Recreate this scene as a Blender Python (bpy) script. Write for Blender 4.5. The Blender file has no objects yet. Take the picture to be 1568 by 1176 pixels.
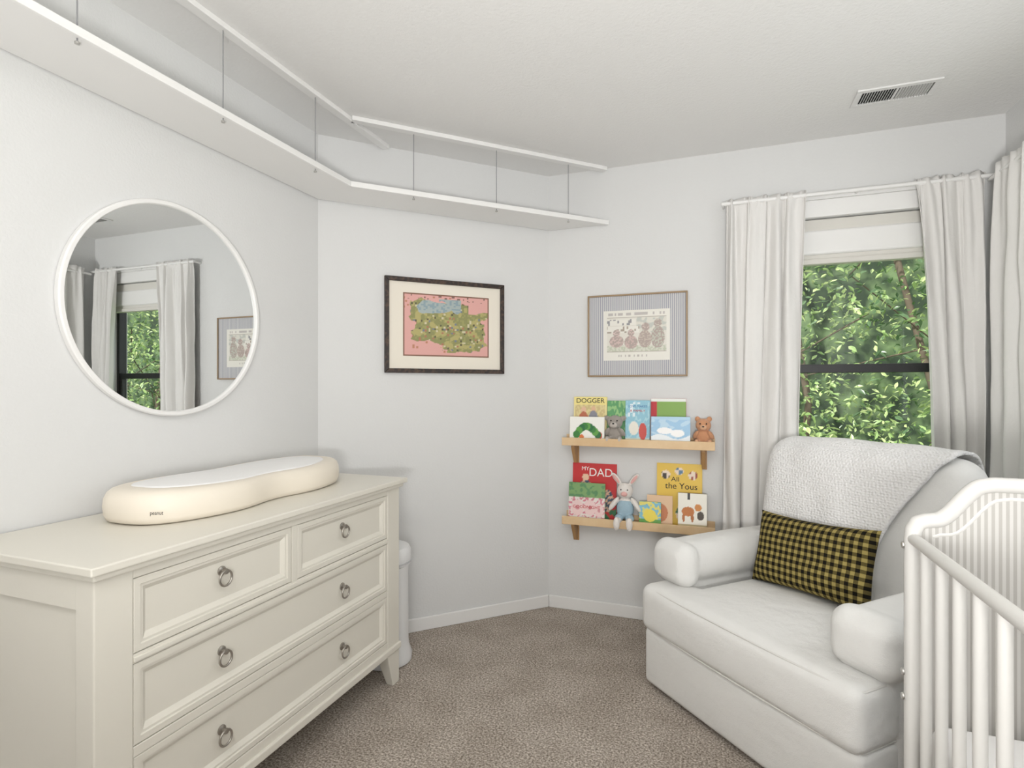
import bpy, bmesh, math, random
from mathutils import Vector, Matrix, noise, Euler
random.seed(7)
sc = bpy.context.scene
sc.view_settings.view_transform = 'Standard'
COL = sc.collection
CEIL = 2.44

# ------------------------------------------------------------------ helpers
def lin(c):
    return tuple((x/12.92 if x <= .04045 else ((x+.055)/1.055)**2.4) for x in [v/255. for v in c])

def mat(name, rgb, rough=.6, metal=0., bump=None, spec=.5, noisecol=None, sheen=0, bump2=None):
    """rgb in sRGB 0-255. bump=(scale,strength,dist). noisecol=(scale, rgb2, lo, hi)"""
    m = bpy.data.materials.new(name); m.use_nodes = True
    nt = m.node_tree; b = nt.nodes['Principled BSDF']
    b.inputs['Base Color'].default_value = (*lin(rgb), 1)
    b.inputs['Roughness'].default_value = rough
    b.inputs['Metallic'].default_value = metal
    b.inputs['Specular IOR Level'].default_value = spec
    if sheen: b.inputs['Sheen Weight'].default_value = sheen
    tc = nt.nodes.new('ShaderNodeTexCoord')
    prev = None
    for bb in (bump, bump2):
        if not bb: continue
        n = nt.nodes.new('ShaderNodeTexNoise'); n.inputs['Scale'].default_value = bb[0]; n.inputs['Detail'].default_value = 3
        bp = nt.nodes.new('ShaderNodeBump'); bp.inputs['Strength'].default_value = bb[1]; bp.inputs['Distance'].default_value = bb[2]
        nt.links.new(tc.outputs['Object'], n.inputs['Vector']); nt.links.new(n.outputs['Fac'], bp.inputs['Height'])
        if prev: nt.links.new(prev.outputs['Normal'], bp.inputs['Normal'])
        nt.links.new(bp.outputs['Normal'], b.inputs['Normal']); prev = bp
    if noisecol:
        n = nt.nodes.new('ShaderNodeTexNoise'); n.inputs['Scale'].default_value = noisecol[0]; n.inputs['Detail'].default_value = 4
        cr = nt.nodes.new('ShaderNodeValToRGB')
        cr.color_ramp.elements[0].position = noisecol[2]; cr.color_ramp.elements[1].position = noisecol[3]
        cr.color_ramp.elements[0].color = (*lin(rgb), 1); cr.color_ramp.elements[1].color = (*lin(noisecol[1]), 1)
        nt.links.new(tc.outputs['Object'], n.inputs['Vector']); nt.links.new(n.outputs['Fac'], cr.inputs['Fac'])
        nt.links.new(cr.outputs['Color'], b.inputs['Base Color'])
    return m

def group(name, loc=(0, 0, 0), rotz=None):
    e = bpy.data.objects.new(name, None); e.empty_display_size = .05
    COL.objects.link(e); e.location = loc
    if rotz is not None: e.rotation_euler = (0, 0, rotz)
    e['local'] = 1 if rotz is not None else 0
    return e

def adopt(o, parent):
    if parent is not None:
        o.parent = parent
        if not parent.get('local'):
            o.matrix_parent_inverse = Matrix.Translation(-Vector(parent.location))
    return o

def mk(name, verts, faces, m=None, parent=None, smooth=False, bevel=0, seg=2):
    me = bpy.data.meshes.new(name); me.from_pydata([tuple(v) for v in verts], [], faces); me.update()
    bm = bmesh.new(); bm.from_mesh(me); bmesh.ops.recalc_face_normals(bm, faces=bm.faces); bm.to_mesh(me); bm.free()
    o = bpy.data.objects.new(name, me); COL.objects.link(o)
    if m: me.materials.append(m)
    if smooth: me.shade_smooth()
    if bevel:
        md = o.modifiers.new('bevel', 'BEVEL'); md.width = bevel; md.segments = seg; md.limit_method = 'ANGLE'
    return adopt(o, parent)

def boxvf(x0, x1, y0, y1, z0, z1, base=0):
    v = [(x0,y0,z0),(x1,y0,z0),(x1,y1,z0),(x0,y1,z0),(x0,y0,z1),(x1,y0,z1),(x1,y1,z1),(x0,y1,z1)]
    f = [(0,3,2,1),(4,5,6,7),(0,1,5,4),(1,2,6,5),(2,3,7,6),(3,0,4,7)]
    return v, [tuple(i+base for i in q) for q in f]

def box(name, x0, x1, y0, y1, z0, z1, m, parent=None, bevel=0.002, seg=2):
    v, f = boxvf(x0, x1, y0, y1, z0, z1)
    return mk(name, v, f, m, parent, bevel=bevel, seg=seg)

def boxes(name, lst, m, parent=None, bevel=0):
    V, F = [], []
    for b in lst:
        v, f = boxvf(*b, base=len(V)); V += v; F += f
    return mk(name, V, F, m, parent, bevel=bevel)

def prism(name, pts, z0, z1, m, parent=None, bevel=0, axis='z'):
    n = len(pts)
    def P(p, h): return (p[0], p[1], h) if axis == 'z' else ((p[0], h, p[1]) if axis == 'y' else (h, p[0], p[1]))
    V = [P(p, z0) for p in pts] + [P(p, z1) for p in pts]
    F = [tuple(range(n))[::-1], tuple(range(n, 2*n))] + [(i, (i+1) % n, n+(i+1) % n, n+i) for i in range(n)]
    return mk(name, V, F, m, parent, bevel=bevel)

def lathe(name, prof, m, parent=None, loc=(0, 0, 0), n=48, axis='z', smooth=True):
    V, F = [], []
    for (r, z) in prof:
        for k in range(n):
            a = 2*math.pi*k/n; p = (r*math.cos(a), r*math.sin(a), z)
            if axis == 'x': p = (z, r*math.cos(a), r*math.sin(a))
            if axis == 'y': p = (r*math.cos(a), z, r*math.sin(a))
            V.append((p[0]+loc[0], p[1]+loc[1], p[2]+loc[2]))
    for i in range(len(prof)-1):
        for k in range(n):
            F.append((i*n+k, i*n+(k+1) % n, (i+1)*n+(k+1) % n, (i+1)*n+k))
    F.append(tuple(range(n))); F.append(tuple((len(prof)-1)*n+k for k in range(n)))
    o = mk(name, V, F, m, parent, smooth=smooth)
    if smooth:
        md = o.modifiers.new('es', 'EDGE_SPLIT'); md.split_angle = math.radians(40)
    return o

def tube(name, pts, r, m, parent=None, cyclic=False, res=6, smoothpath=False):
    cu = bpy.data.curves.new(name, 'CURVE'); cu.dimensions = '3D'; cu.bevel_depth = r; cu.bevel_resolution = res; cu.use_fill_caps = True
    s = cu.splines.new('POLY'); s.points.add(len(pts)-1)
    for i, p in enumerate(pts): s.points[i].co = (*p, 1)
    s.use_cyclic_u = cyclic
    tmp = bpy.data.objects.new('tmp', cu); COL.objects.link(tmp)
    dg = bpy.context.evaluated_depsgraph_get()
    me = bpy.data.meshes.new_from_object(tmp.evaluated_get(dg)); me.name = name
    bpy.data.objects.remove(tmp)
    o = bpy.data.objects.new(name, me); COL.objects.link(o)
    me.materials.clear(); me.materials.append(m); me.shade_smooth()
    return adopt(o, parent)

def text(name, body, size, m, parent, loc, width=None, bold=0.0):
    cu = bpy.data.curves.new(name, 'FONT'); cu.body = body; cu.size = size; cu.align_x = 'CENTER'; cu.align_y = 'CENTER'
    cu.extrude = .0003; cu.offset = bold
    tmp = bpy.data.objects.new('tmp', cu); COL.objects.link(tmp)
    dg = bpy.context.evaluated_depsgraph_get()
    me = bpy.data.meshes.new_from_object(tmp.evaluated_get(dg)); me.name = name
    bpy.data.objects.remove(tmp)
    if width:
        xs = [v.co.x for v in me.vertices]; k = width/max(1e-6, max(xs)-min(xs))
        for v in me.vertices: v.co.x *= k
    me.transform(Matrix.Translation(loc) @ Matrix.Rotation(math.pi/2, 4, 'X'))
    o = bpy.data.objects.new(name, me); COL.objects.link(o)
    me.materials.clear(); me.materials.append(m)
    return adopt(o, parent)

def rmap(p, h, r, crown=(0, 0, 0), off=0):
    q = Vector([max(-(h[i]-r), min(h[i]-r, p[i])) for i in range(3)])
    d = Vector(p)-q
    if d.length < 1e-9: return Vector(p)
    o = q+d.normalized()*(r+off)
    u = [min(1, abs(p[i]/h[i])) for i in range(3)]
    for i in range(3):
        if crown[i]:
            a, b = [j for j in range(3) if j != i]
            o[i] += crown[i]*(p[i]/h[i])*(1-u[a]**2)*(1-u[b]**2)
    return o

def rcoords(h, r, n):
    e = [h-r+r*math.tan(math.radians(a)) for a in (9, 18, 27, 36, 45)]
    c = [-(h-r)+2*(h-r)*i/n for i in range(n+1)]
    return [-x for x in e[::-1]]+c+e

def rvf(c, h, r, crown=(0, 0, 0), n=8, rot=None, base=0):
    V, F = [], []
    co = [rcoords(h[i], r, n) for i in range(3)]
    for ax in range(3):
        a, b = [j for j in range(3) if j != ax]
        for s in (-1, 1):
            st = len(V); na, nb = len(co[a]), len(co[b])
            for i in range(na):
                for j in range(nb):
                    p = [0, 0, 0]; p[ax] = s*h[ax]; p[a] = co[a][i]; p[b] = co[b][j]
                    q = rmap(p, h, r, crown)
                    if rot: q = rot @ q
                    V.append(q+Vector(c))
            for i in range(na-1):
                for j in range(nb-1):
                    k = st+i*nb+j+base
                    F.append((k, k+nb, k+nb+1, k+1))
    return V, F

def soft(name, items, m, parent=None, voxel=None, smooth_it=6):
    """items: list of (center, halfdims, r, crown, rot)"""
    V, F = [], []
    for it in items:
        c, h, r = it[0], it[1], it[2]
        crown = it[3] if len(it) > 3 else (0, 0, 0); rot = it[4] if len(it) > 4 else None
        v, f = rvf(c, h, r, crown, 8, rot, len(V)); V += v; F += f
    me = bpy.data.meshes.new(name); me.from_pydata([tuple(v) for v in V], [], F)
    bm = bmesh.new(); bm.from_mesh(me); bmesh.ops.remove_doubles(bm, verts=bm.verts, dist=1e-5)
    bmesh.ops.recalc_face_normals(bm, faces=bm.faces); bm.to_mesh(me); bm.free()
    me.materials.append(m); me.shade_smooth()
    o = bpy.data.objects.new(name, me); COL.objects.link(o)
    if voxel:
        md = o.modifiers.new('rm', 'REMESH'); md.mode = 'VOXEL'; md.voxel_size = voxel; md.use_smooth_shade = True
        ms = o.modifiers.new('sm', 'SMOOTH'); ms.iterations = smooth_it; ms.factor = .5
    return adopt(o, parent)

def blobs(name, lst, m, parent=None, voxel=.004, it=3):
    """lst of (center, radii[, euler deg])"""
    bm = bmesh.new()
    for b in lst:
        M = Matrix.Translation(b[0])
        if len(b) > 2: M = M @ Euler([math.radians(a) for a in b[2]]).to_matrix().to_4x4()
        M = M @ Matrix.Diagonal((*b[1], 1))
        bmesh.ops.create_icosphere(bm, subdivisions=3, radius=1, matrix=M)
    me = bpy.data.meshes.new(name); bm.to_mesh(me); bm.free(); me.materials.append(m); me.shade_smooth()
    o = bpy.data.objects.new(name, me); COL.objects.link(o)
    if voxel:
        md = o.modifiers.new('rm', 'REMESH'); md.mode = 'VOXEL'; md.voxel_size = voxel; md.use_smooth_shade = True
        ms = o.modifiers.new('sm', 'SMOOTH'); ms.iterations = it; ms.factor = .5
    return adopt(o, parent)

# painted colour-attribute material
def vcmat(name, rough=.5):
    m = bpy.data.materials.new(name); m.use_nodes = True; nt = m.node_tree; b = nt.nodes['Principled BSDF']
    a = nt.nodes.new('ShaderNodeAttribute'); a.attribute_name = 'paint'
    nt.links.new(a.outputs['Color'], b.inputs['Base Color']); b.inputs['Roughness'].default_value = rough
    return m
PAINT = vcmat('printed_paper', .45)
def paint(name, x0, x1, z0, z1, y, nx, nz, fn, parent):
    V = [(x0+(x1-x0)*i/nx, y, z0+(z1-z0)*j/nz) for j in range(nz+1) for i in range(nx+1)]
    F = [(j*(nx+1)+i, j*(nx+1)+i+1, (j+1)*(nx+1)+i+1, (j+1)*(nx+1)+i) for j in range(nz) for i in range(nx)]
    me = bpy.data.meshes.new(name); me.from_pydata(V, [], F)
    at = me.color_attributes.new('paint', 'FLOAT_COLOR', 'POINT')
    k = 0
    for j in range(nz+1):
        for i in range(nx+1):
            c = fn(i/nx, j/nz); at.data[k].color = (*lin(c), 1); k += 1
    me.materials.append(PAINT)
    o = bpy.data.objects.new(name, me); COL.objects.link(o)
    return adopt(o, parent)
def nz(u, v, s, o=0): return noise.noise(Vector((u*s, v*s, o)))
def cell(u, v, s, o=0): return noise.cell(Vector((u*s+o, v*s+o*1.7, o*3.1+.5)))
def ell(u, v, cx, cy, rx, ry): return ((u-cx)/rx)**2+((v-cy)/ry)**2 < 1

# ------------------------------------------------------------------ materials
M_wall = mat('wall_paint', (221, 221, 220), .85, bump=(110, .25, .004))
M_ceil = mat('ceiling_paint', (231, 230, 228), .9, bump=(90, .35, .004))
M_trim = mat('white_trim_paint', (238, 237, 235), .4)
M_shelf = mat('shelf_white_laminate', (236, 235, 233), .5)
M_dress = mat('dresser_cream_paint', (226, 222, 211), .38, bump=(30, .02, .002))
M_bronze = mat('brushed_nickel', (172, 167, 160), .3, .9)
M_black = mat('black_vinyl', (22, 22, 24), .4)
M_curt = mat('linen_curtain', (230, 228, 225), .95, bump=(400, .25, .002), spec=.15, bump2=(28, .25, .01))
M_shade = mat('roller_shade_fabric', (220, 217, 210), .85)
M_chair = mat('ivory_upholstery', (233, 232, 229), 1.0, bump=(420, .5, .003), spec=.05, bump2=(13, .3, .025))
M_pipe = mat('upholstery_piping', (224, 222, 218), .95, spec=.1)
M_pad = mat('cream_foam_shell', (236, 227, 212), .45)
M_padin = mat('white_cotton_cover', (244, 243, 242), .9, bump=(200, .3, .002), spec=.1)
M_crib = mat('crib_grey_white_paint', (214, 212, 208), .4)
M_metal = mat('steel_bolt', (190, 188, 184), .3, .8)
M_wood = mat('light_birch_wood', (228, 200, 160), .5, noisecol=(9, (218, 184, 140), .35, .7))
M_wood_shaded = mat('shaded_bracket_wood', (178, 138, 92), .5)  # wood colour darkened to paint in the shadow under the ledges
M_gold = mat('brass_wood_frame', (158, 134, 104), .4)
M_frame = mat('dark_walnut_frame', (38, 28, 24), .4, noisecol=(60, (84, 62, 48), .45, .7))
M_mat = mat('cream_matboard', (236, 229, 215), .8)
M_plastic = mat('white_plastic', (232, 232, 232), .35)
M_ink = mat('black_ink', (25, 22, 22), .6)
M_white = mat('white_ink', (245, 244, 240), .6)
M_red = mat('red_ink', (196, 40, 40), .6)
M_bluei = mat('blue_ink', (60, 110, 170), .6)
M_vent = mat('vent_enamel', (226, 225, 223), .5)
M_dark = mat('duct_shade_dark', (40, 40, 42), .9)
M_grey = mat('cable_grey', (150, 150, 152), .5, .2)
M_page = mat('book_pages', (236, 230, 216), .8)
m = M_mirror = mat('mirror_silver', (240, 242, 242), 0.0, 1.0)

# carpet
def carpet():
    m = bpy.data.materials.new('speckled_carpet'); m.use_nodes = True; nt = m.node_tree; b = nt.nodes['Principled BSDF']
    b.inputs['Roughness'].default_value = 1; b.inputs['Specular IOR Level'].default_value = .05
    tc = nt.nodes.new('ShaderNodeTexCoord')
    n1 = nt.nodes.new('ShaderNodeTexNoise'); n1.inputs['Scale'].default_value = 135; n1.inputs['Detail'].default_value = 4; n1.inputs['Roughness'].default_value = .75
    n2 = nt.nodes.new('ShaderNodeTexNoise'); n2.inputs['Scale'].default_value = 6; n2.inputs['Detail'].default_value = 4
    cr = nt.nodes.new('ShaderNodeValToRGB'); e = cr.color_ramp.elements
    e[0].position = .36; e[0].color = (*lin((114, 104, 95)), 1); e[1].position = .64; e[1].color = (*lin((232, 223, 212)), 1)
    x = e.new(.5); x.color = (*lin((176, 165, 154)), 1)
    mx = nt.nodes.new('ShaderNodeMix'); mx.data_type = 'RGBA'; mx.blend_type = 'MULTIPLY'; mx.inputs['Factor'].default_value = .55
    cr2 = nt.nodes.new('ShaderNodeValToRGB'); cr2.color_ramp.elements[0].position = .4; cr2.color_ramp.elements[0].color = (.78, .76, .74, 1); cr2.color_ramp.elements[1].position = .6; cr2.color_ramp.elements[1].color = (1, 1, 1, 1)
    bp = nt.nodes.new('ShaderNodeBump'); bp.inputs['Strength'].default_value = .6; bp.inputs['Distance'].default_value = .005
    L = nt.links.new
    for n in (n1, n2): L(tc.outputs['Object'], n.inputs['Vector'])
    L(n1.outputs['Fac'], cr.inputs['Fac']); L(n2.outputs['Fac'], cr2.inputs['Fac'])
    L(cr.outputs['Color'], mx.inputs[6]); L(cr2.outputs['Color'], mx.inputs[7]); L(mx.outputs[2], b.inputs['Base Color'])
    L(n1.outputs['Fac'], bp.inputs['Height']); L(bp.outputs['Normal'], b.inputs['Normal'])
    return m
M_carpet = carpet()

def stripes_nodes(nt, src, axis, freq, duty=.5):
    sp = nt.nodes.new('ShaderNodeSeparateXYZ'); nt.links.new(src, sp.inputs[0])
    mu = nt.nodes.new('ShaderNodeMath'); mu.operation = 'MULTIPLY'; mu.inputs[1].default_value = freq; nt.links.new(sp.outputs[axis], mu.inputs[0])
    fr = nt.nodes.new('ShaderNodeMath'); fr.operation = 'FRACT'; nt.links.new(mu.outputs[0], fr.inputs[0])
    gt = nt.nodes.new('ShaderNodeMath'); gt.operation = 'GREATER_THAN'; gt.inputs[1].default_value = duty; nt.links.new(fr.outputs[0], gt.inputs[0])
    return gt.outputs[0]
def plaid():
    m = mat('olive_black_gingham', (150, 134, 78), .95, bump=(300, .3, .002), spec=.1); nt = m.node_tree; b = nt.nodes['Principled BSDF']
    tc = nt.nodes.new('ShaderNodeTexCoord')
    s1 = stripes_nodes(nt, tc.outputs['Object'], 0, 38); s2 = stripes_nodes(nt, tc.outputs['Object'], 2, 38)
    ad = nt.nodes.new('ShaderNodeMath'); ad.operation = 'ADD'; nt.links.new(s1, ad.inputs[0]); nt.links.new(s2, ad.inputs[1])
    hf = nt.nodes.new('ShaderNodeMath'); hf.operation = 'MULTIPLY'; hf.inputs[1].default_value = .5; nt.links.new(ad.outputs[0], hf.inputs[0])
    cr = nt.nodes.new('ShaderNodeValToRGB'); cr.color_ramp.interpolation = 'CONSTANT'; e = cr.color_ramp.elements
    e[0].position = 0; e[0].color = (*lin((162, 146, 88)), 1); e[1].position = .75; e[1].color = (*lin((28, 26, 21)), 1)
    x = e.new(.25); x.color = (*lin((94, 84, 50)), 1)
    nt.links.new(hf.outputs[0], cr.inputs[0]); nt.links.new(cr.outputs[0], b.inputs['Base Color'])
    return m
M_plaid = plaid()
def ticking(name, axis, freq, c1, c2, duty):
    m = mat(name, c1, .85); nt = m.node_tree; b = nt.nodes['Principled BSDF']; tc = nt.nodes.new('ShaderNodeTexCoord')
    s = stripes_nodes(nt, tc.outputs['Object'], axis, freq, duty)
    cr = nt.nodes.new('ShaderNodeValToRGB'); cr.color_ramp.interpolation = 'CONSTANT'
    cr.color_ramp.elements[0].color = (*lin(c1), 1); cr.color_ramp.elements[1].position = .5; cr.color_ramp.elements[1].color = (*lin(c2), 1)
    nt.links.new(s, cr.inputs[0]); nt.links.new(cr.outputs[0], b.inputs['Base Color'])
    return m
M_tick = ticking('blue_ticking_mat', 0, 95, (214, 212, 210), (160, 162, 172), .5)
M_cribfab = ticking('grey_striped_liner', 0, 80, (202, 200, 196), (178, 175, 170), .5)
def knit():
    m = mat('white_knit', (238, 237, 236), 1.0, spec=.05); nt = m.node_tree; b = nt.nodes['Principled BSDF']; tc = nt.nodes.new('ShaderNodeTexCoord')
    v = nt.nodes.new('ShaderNodeTexVoronoi'); v.inputs['Scale'].default_value = 105; v.inputs['Randomness'].default_value = .45
    bp = nt.nodes.new('ShaderNodeBump'); bp.inputs['Strength'].default_value = .75; bp.inputs['Distance'].default_value = .006
    nt.links.new(tc.outputs['Object'], v.inputs['Vector']); nt.links.new(v.outputs['Distance'], bp.inputs['Height']); nt.links.new(bp.outputs['Normal'], b.inputs['Normal'])
    return m
M_knit = knit()

# ------------------------------------------------------------------ room shell
XA, XD, YC, YF = -1.764, 1.192, 3.005, -1.0
AB = Vector((-1.764, 2.128)); BC = Vector((-.887, 3.005))
T = .14
box('floor', XA-T, XD+T, YF-T, YC+T, -.1, 0, M_carpet, bevel=0)
box('ceiling', XA-T, XD+T, YF-T, YC+T, CEIL, CEIL+.12, M_ceil, bevel=0)
box('wall_left', XA-T, XA, YF-T, AB.y+.058, 0, CEIL, M_wall, bevel=0)
prism('wall_diagonal', [(AB.x, AB.y), (BC.x, BC.y), (BC.x-.058, BC.y+T), (BC.x-.3, BC.y+T), (AB.x-T, AB.y+.3), (AB.x-T, AB.y+.058)], 0, CEIL, M_wall)
# back wall with window hole
WX0, WX1, WZ0, WZ1 = .28, 1.02, .62, 2.06
boxes('wall_back', [(BC.x-.05, WX0, YC, YC+T, 0, CEIL), (WX1, XD+T, YC, YC+T, 0, CEIL), (WX0, WX1, YC, YC+T, 0, WZ0), (WX0, WX1, YC, YC+T, WZ1, CEIL)], M_wall)
DY0, DY1, DZ0 = 1.25, 2.3, .95
boxes('wall_right', [(XD, XD+T, YF-T, DY0, 0, CEIL), (XD, XD+T, DY1, YC, 0, CEIL), (XD, XD+T, DY0, DY1, 0, DZ0), (XD, XD+T, DY0, DY1, WZ1, CEIL)], M_wall)
box('wall_front', XA, XD, YF-T, YF, 0, CEIL, M_wall, bevel=0)
# baseboards
bh, bt = .068, .013
box('baseboard_left', XA+.0005, XA+bt, YF, AB.y-.006, 0, bh, M_trim, bevel=.004)
k = .4142
prism('baseboard_diagonal', [(AB.x+.0008, AB.y+.0), (BC.x+.0003, BC.y-.0008), (BC.x+bt*k, BC.y-bt), (AB.x+bt, AB.y-bt*k)], 0, bh, M_trim, bevel=.004)
box('baseboard_back', BC.x+bt*k, XD-bt, YC-bt, YC-.0005, 0, bh, M_trim, bevel=.004)
box('baseboard_right', XD-bt, XD-.0005, YF, YC-bt, 0, bh, M_trim, bevel=.004)

# ------------------------------------------------------------------ windows
def glassmat():
    m = bpy.data.materials.new('window_glass'); m.use_nodes = True; nt = m.node_tree; nt.nodes.remove(nt.nodes['Principled BSDF'])
    t = nt.nodes.new('ShaderNodeBsdfTransparent'); g = nt.nodes.new('ShaderNodeBsdfGlossy'); g.inputs['Roughness'].default_value = 0
    x = nt.nodes.new('ShaderNodeMixShader'); x.inputs[0].default_value = .015
    nt.links.new(t.outputs[0], x.inputs[1]); nt.links.new(g.outputs[0], x.inputs[2]); nt.links.new(x.outputs[0], nt.nodes['Material Output'].inputs[0])
    return m
M_glass = glassmat()
def window(name, along, a0, a1, z0, z1, face, zmid):
    """along 'x': wall at y=face ; along 'y': wall at x=face (room at negative side)"""
    g = group(name, ((a0+a1)/2, face+.05, z0) if along == 'x' else (face+.05, (a0+a1)/2, z0))
    def B(nm, p0, p1, q0, q1, zz0, zz1, m, bev=.002):
        if along == 'x': return box(nm, p0, p1, face+q0, face+q1, zz0, zz1, m, g, bev)
        return box(nm, face+q0, face+q1, p0, p1, zz0, zz1, m, g, bev)
    e = .001
    for nm, p0, p1, zz0, zz1 in (('jamb_l', a0+e, a0+.03, z0+e, z1-e), ('jamb_r', a1-.03, a1-e, z0+e, z1-e), ('head', a0+.03, a1-.03, z1-.03, z1-e), ('sill_frame', a0+.03, a1-.03, z0+e, z0+.035)):
        B(nm, p0, p1, .055, .115, zz0, zz1, M_black)
    B('meeting_rail', a0+.03, a1-.03, .06, .10, zmid-.021, zmid+.021, M_black)
    B('lower_sash_l', a0+.03, a0+.055, .06, .09, z0+.035, zmid-.02, M_black)
    B('lower_sash_r', a1-.055, a1-.03, .06, .09, z0+.035, zmid-.02, M_black)
    B('lower_sash_b', a0+.055, a1-.055, .06, .09, z0+.035, z0+.07, M_black)
    B('glass', a0+.03, a1-.03, .085, .087, z0+.03, z1-.03, M_glass, 0)
    # casing and sill
    B('casing_head', a0-.075, a1+.075, -.018, -.0005, z1, z1+.082, M_trim, .003)
    B('casing_cap', a0-.085, a1+.085, -.026, -.0005, z1+.082, z1+.098, M_trim, .003)
    B('casing_l', a0-.07, a0, -.015, -.0005, z0-.02, z1, M_trim, .003)
    B('casing_r', a1, a1+.07, -.015, -.0005, z0-.02, z1, M_trim, .003)
    B('stool', a0-.085, a1+.085, -.03, .05, z0-.02, z0-.001, M_trim, .003)
    return g, B
g, B = window('window_1', 'x', WX0, WX1, WZ0, WZ1, YC, 1.334)
g2, B2 = window('window_2', 'y', DY0, DY1, DZ0, WZ1, XD, 1.5)
# window shade (raised cellular shade)
gs = group('window_shade', (.65, YC+.02, 1.95))
box('headrail', WX0+.006, WX1-.006, YC+.012, YC+.05, 2.0, 2.056, M_shade, gs, .004)
box('rolled_fabric', WX0+.008, WX1-.008, YC+.006, YC+.048, 1.885, 2.004, M_trim, gs, .012, 4)
box('lower_band', WX0+.008, WX1-.008, YC+.016, YC+.044, 1.86, 1.886, M_shade, gs, .004)
box('bottom_rail', WX0+.008, WX1-.008, YC+.006, YC+.05, 1.838, 1.866, M_shade, gs, .006)

# ------------------------------------------------------------------ curtains
def curtain(name, a, b, a2, b2, nrm, ztop, zbot, nf, amp, seed, side=0):
    NX, NZ = int(nf*30), 70
    V = []
    rnd = random.Random(seed); ph = rnd.random()*6
    for j in range(NZ+1):
        s = j/NZ
        for i in range(NX+1):
            t = i/NX
            s2 = s**.7
            p = Vector(a).lerp(Vector(b), t).lerp(Vector(a2).lerp(Vector(b2), t), s2)
            warp = 1.2*noise.noise(Vector((t*2.6+seed*5, s*.8, seed)))+.25*noise.noise(Vector((t*9, s*2.2, seed+4)))
            am = amp*(.45+.55*min(1, s*5))*(.8+.6*noise.noise(Vector((t*4+seed, s*.8, 9))))
            q = math.sin(2*math.pi*nf*t+warp*2.6+ph)
            d = am*math.copysign(abs(q)**.8, q)
            fine = max(0, 1-s*3.5)
            d += (.10+.40*fine)*am*math.sin(5.3*math.pi*nf*t+ph*2+s*1.2+warp)
            d += .010*noise.noise(Vector((t*5, s*7, seed+2)))+.004*noise.noise(Vector((t*16, s*12, seed+2)))
            if s < .02: d = d*.7+.004*math.sin(2*math.pi*nf*3.7*t)
            z = ztop-(ztop-zbot)*s+(.012*noise.noise(Vector((t*11, 3, seed))) if j == 0 else 0)
            tang = (Vector(b)-Vector(a)).normalized()
            p = p+Vector(nrm)*d+tang*(.010*math.sin(2*math.pi*nf*t+s*3+1))
            V.append((p.x, p.y, z))
    W = NX+1
    F = [(j*W+i, j*W+i+1, (j+1)*W+i+1, (j+1)*W+i) for j in range(NZ) for i in range(NX)]
    o = mk(name, V, F, M_curt, None, smooth=True)
    md = o.modifiers.new('so', 'SOLIDIFY'); md.thickness = .002
    return o
CY = 2.94
curtain('curtain_panel', (.045, CY), (.405, CY), (.035, CY), (.375, CY), (0, 1), 2.175, .02, 4.3, .027, 1)
curtain('curtain_panel', (.83, CY), (1.10, CY), (.94, CY), (1.105, CY), (0, 1), 2.175, .02, 3.4, .027, 2)
CX = 1.108
curtain('curtain_panel', (CX, 2.885), (CX, 2.28), (CX, 2.885), (CX, 2.32), (1, 0), 2.175, .02, 5.6, .030, 3)
curtain('curtain_panel', (CX, 1.30), (CX, .95), (CX, 1.30), (CX, .95), (1, 0), 2.175, 1.12, 4, .024, 4)
gr = group('curtain_rod', (.55, CY, 2.155))
tube('pole', [(.03, CY, 2.155), (1.14, CY, 2.155)], .0095, M_trim, gr)
for x in (.04, .62, 1.13): tube('bracket', [(x, CY, 2.155), (x, 3.004, 2.155)], .006, M_trim, gr)
gr = group('curtain_rod', (CX, 2, 2.155))
tube('pole', [(CX, 2.92, 2.135), (CX, .9, 2.135)], .008, M_trim, gr)
for y in (2.35, .9): tube('bracket', [(CX, y, 2.135), (1.191, y, 2.135)], .006, M_trim, gr)

# ------------------------------------------------------------------ suspended shelf
gs = group('suspended_shelf', (-1.63, 1.5, 2.14))
F0 = (-1.514, 2.031); F1 = (-.545, 3.0)
prism('board', [(-1.514, YF+.01), F0, F1, (-.878, 3.0), (-1.758, 2.12), (-1.758, YF+.01)], 2.130, 2.146, M_shelf, gs, .001)
def strip(nm, p, q, w, z0, z1, m, par):
    p = Vector(p); q = Vector(q); t = (q-p).normalized(); n = Vector((t.y, -t.x))*w
    return prism(nm, [tuple(p), tuple(q), tuple(q+n), tuple(p+n)], z0, z1, m, par, .0015)
strip('edge_strip_a', (-1.514, YF+.01), (-1.514, 2.036), .012, 2.126, 2.150, M_trim, gs)
strip('edge_strip_b', (-1.514, 2.031), (-.549, 2.996), .012, 2.126, 2.150, M_trim, gs)
box('ceiling_rail_a', -1.545, -1.508, YF+.01, 2.34, CEIL-.020, CEIL-.0005, M_trim, gs, .002)
strip('ceiling_rail_b', (-1.522, 2.053), (-.573, 3.002), .036, CEIL-.020, CEIL-.0005, M_trim, gs)
cps = [(-1.524, y) for y in (-.40, .04, .49, .932, 1.375, 1.822)]
for t in (.296, .715, 1.128): cps.append((-1.514+.7071*t-.012, 2.031+.7071*t+.006))
for i, (x, y) in enumerate(cps):
    tube('hanger_rod_%d' % i, [(x, y, 2.12), (x, y, CEIL-.018)], .0018, M_grey, gs, res=3)
    lathe('hanger_knob_%d' % i, [(0.002, 0), (.006, .001), (.006, .006), (.003, .008)], M_metal, gs, (x, y, 2.114), 16)

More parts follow.
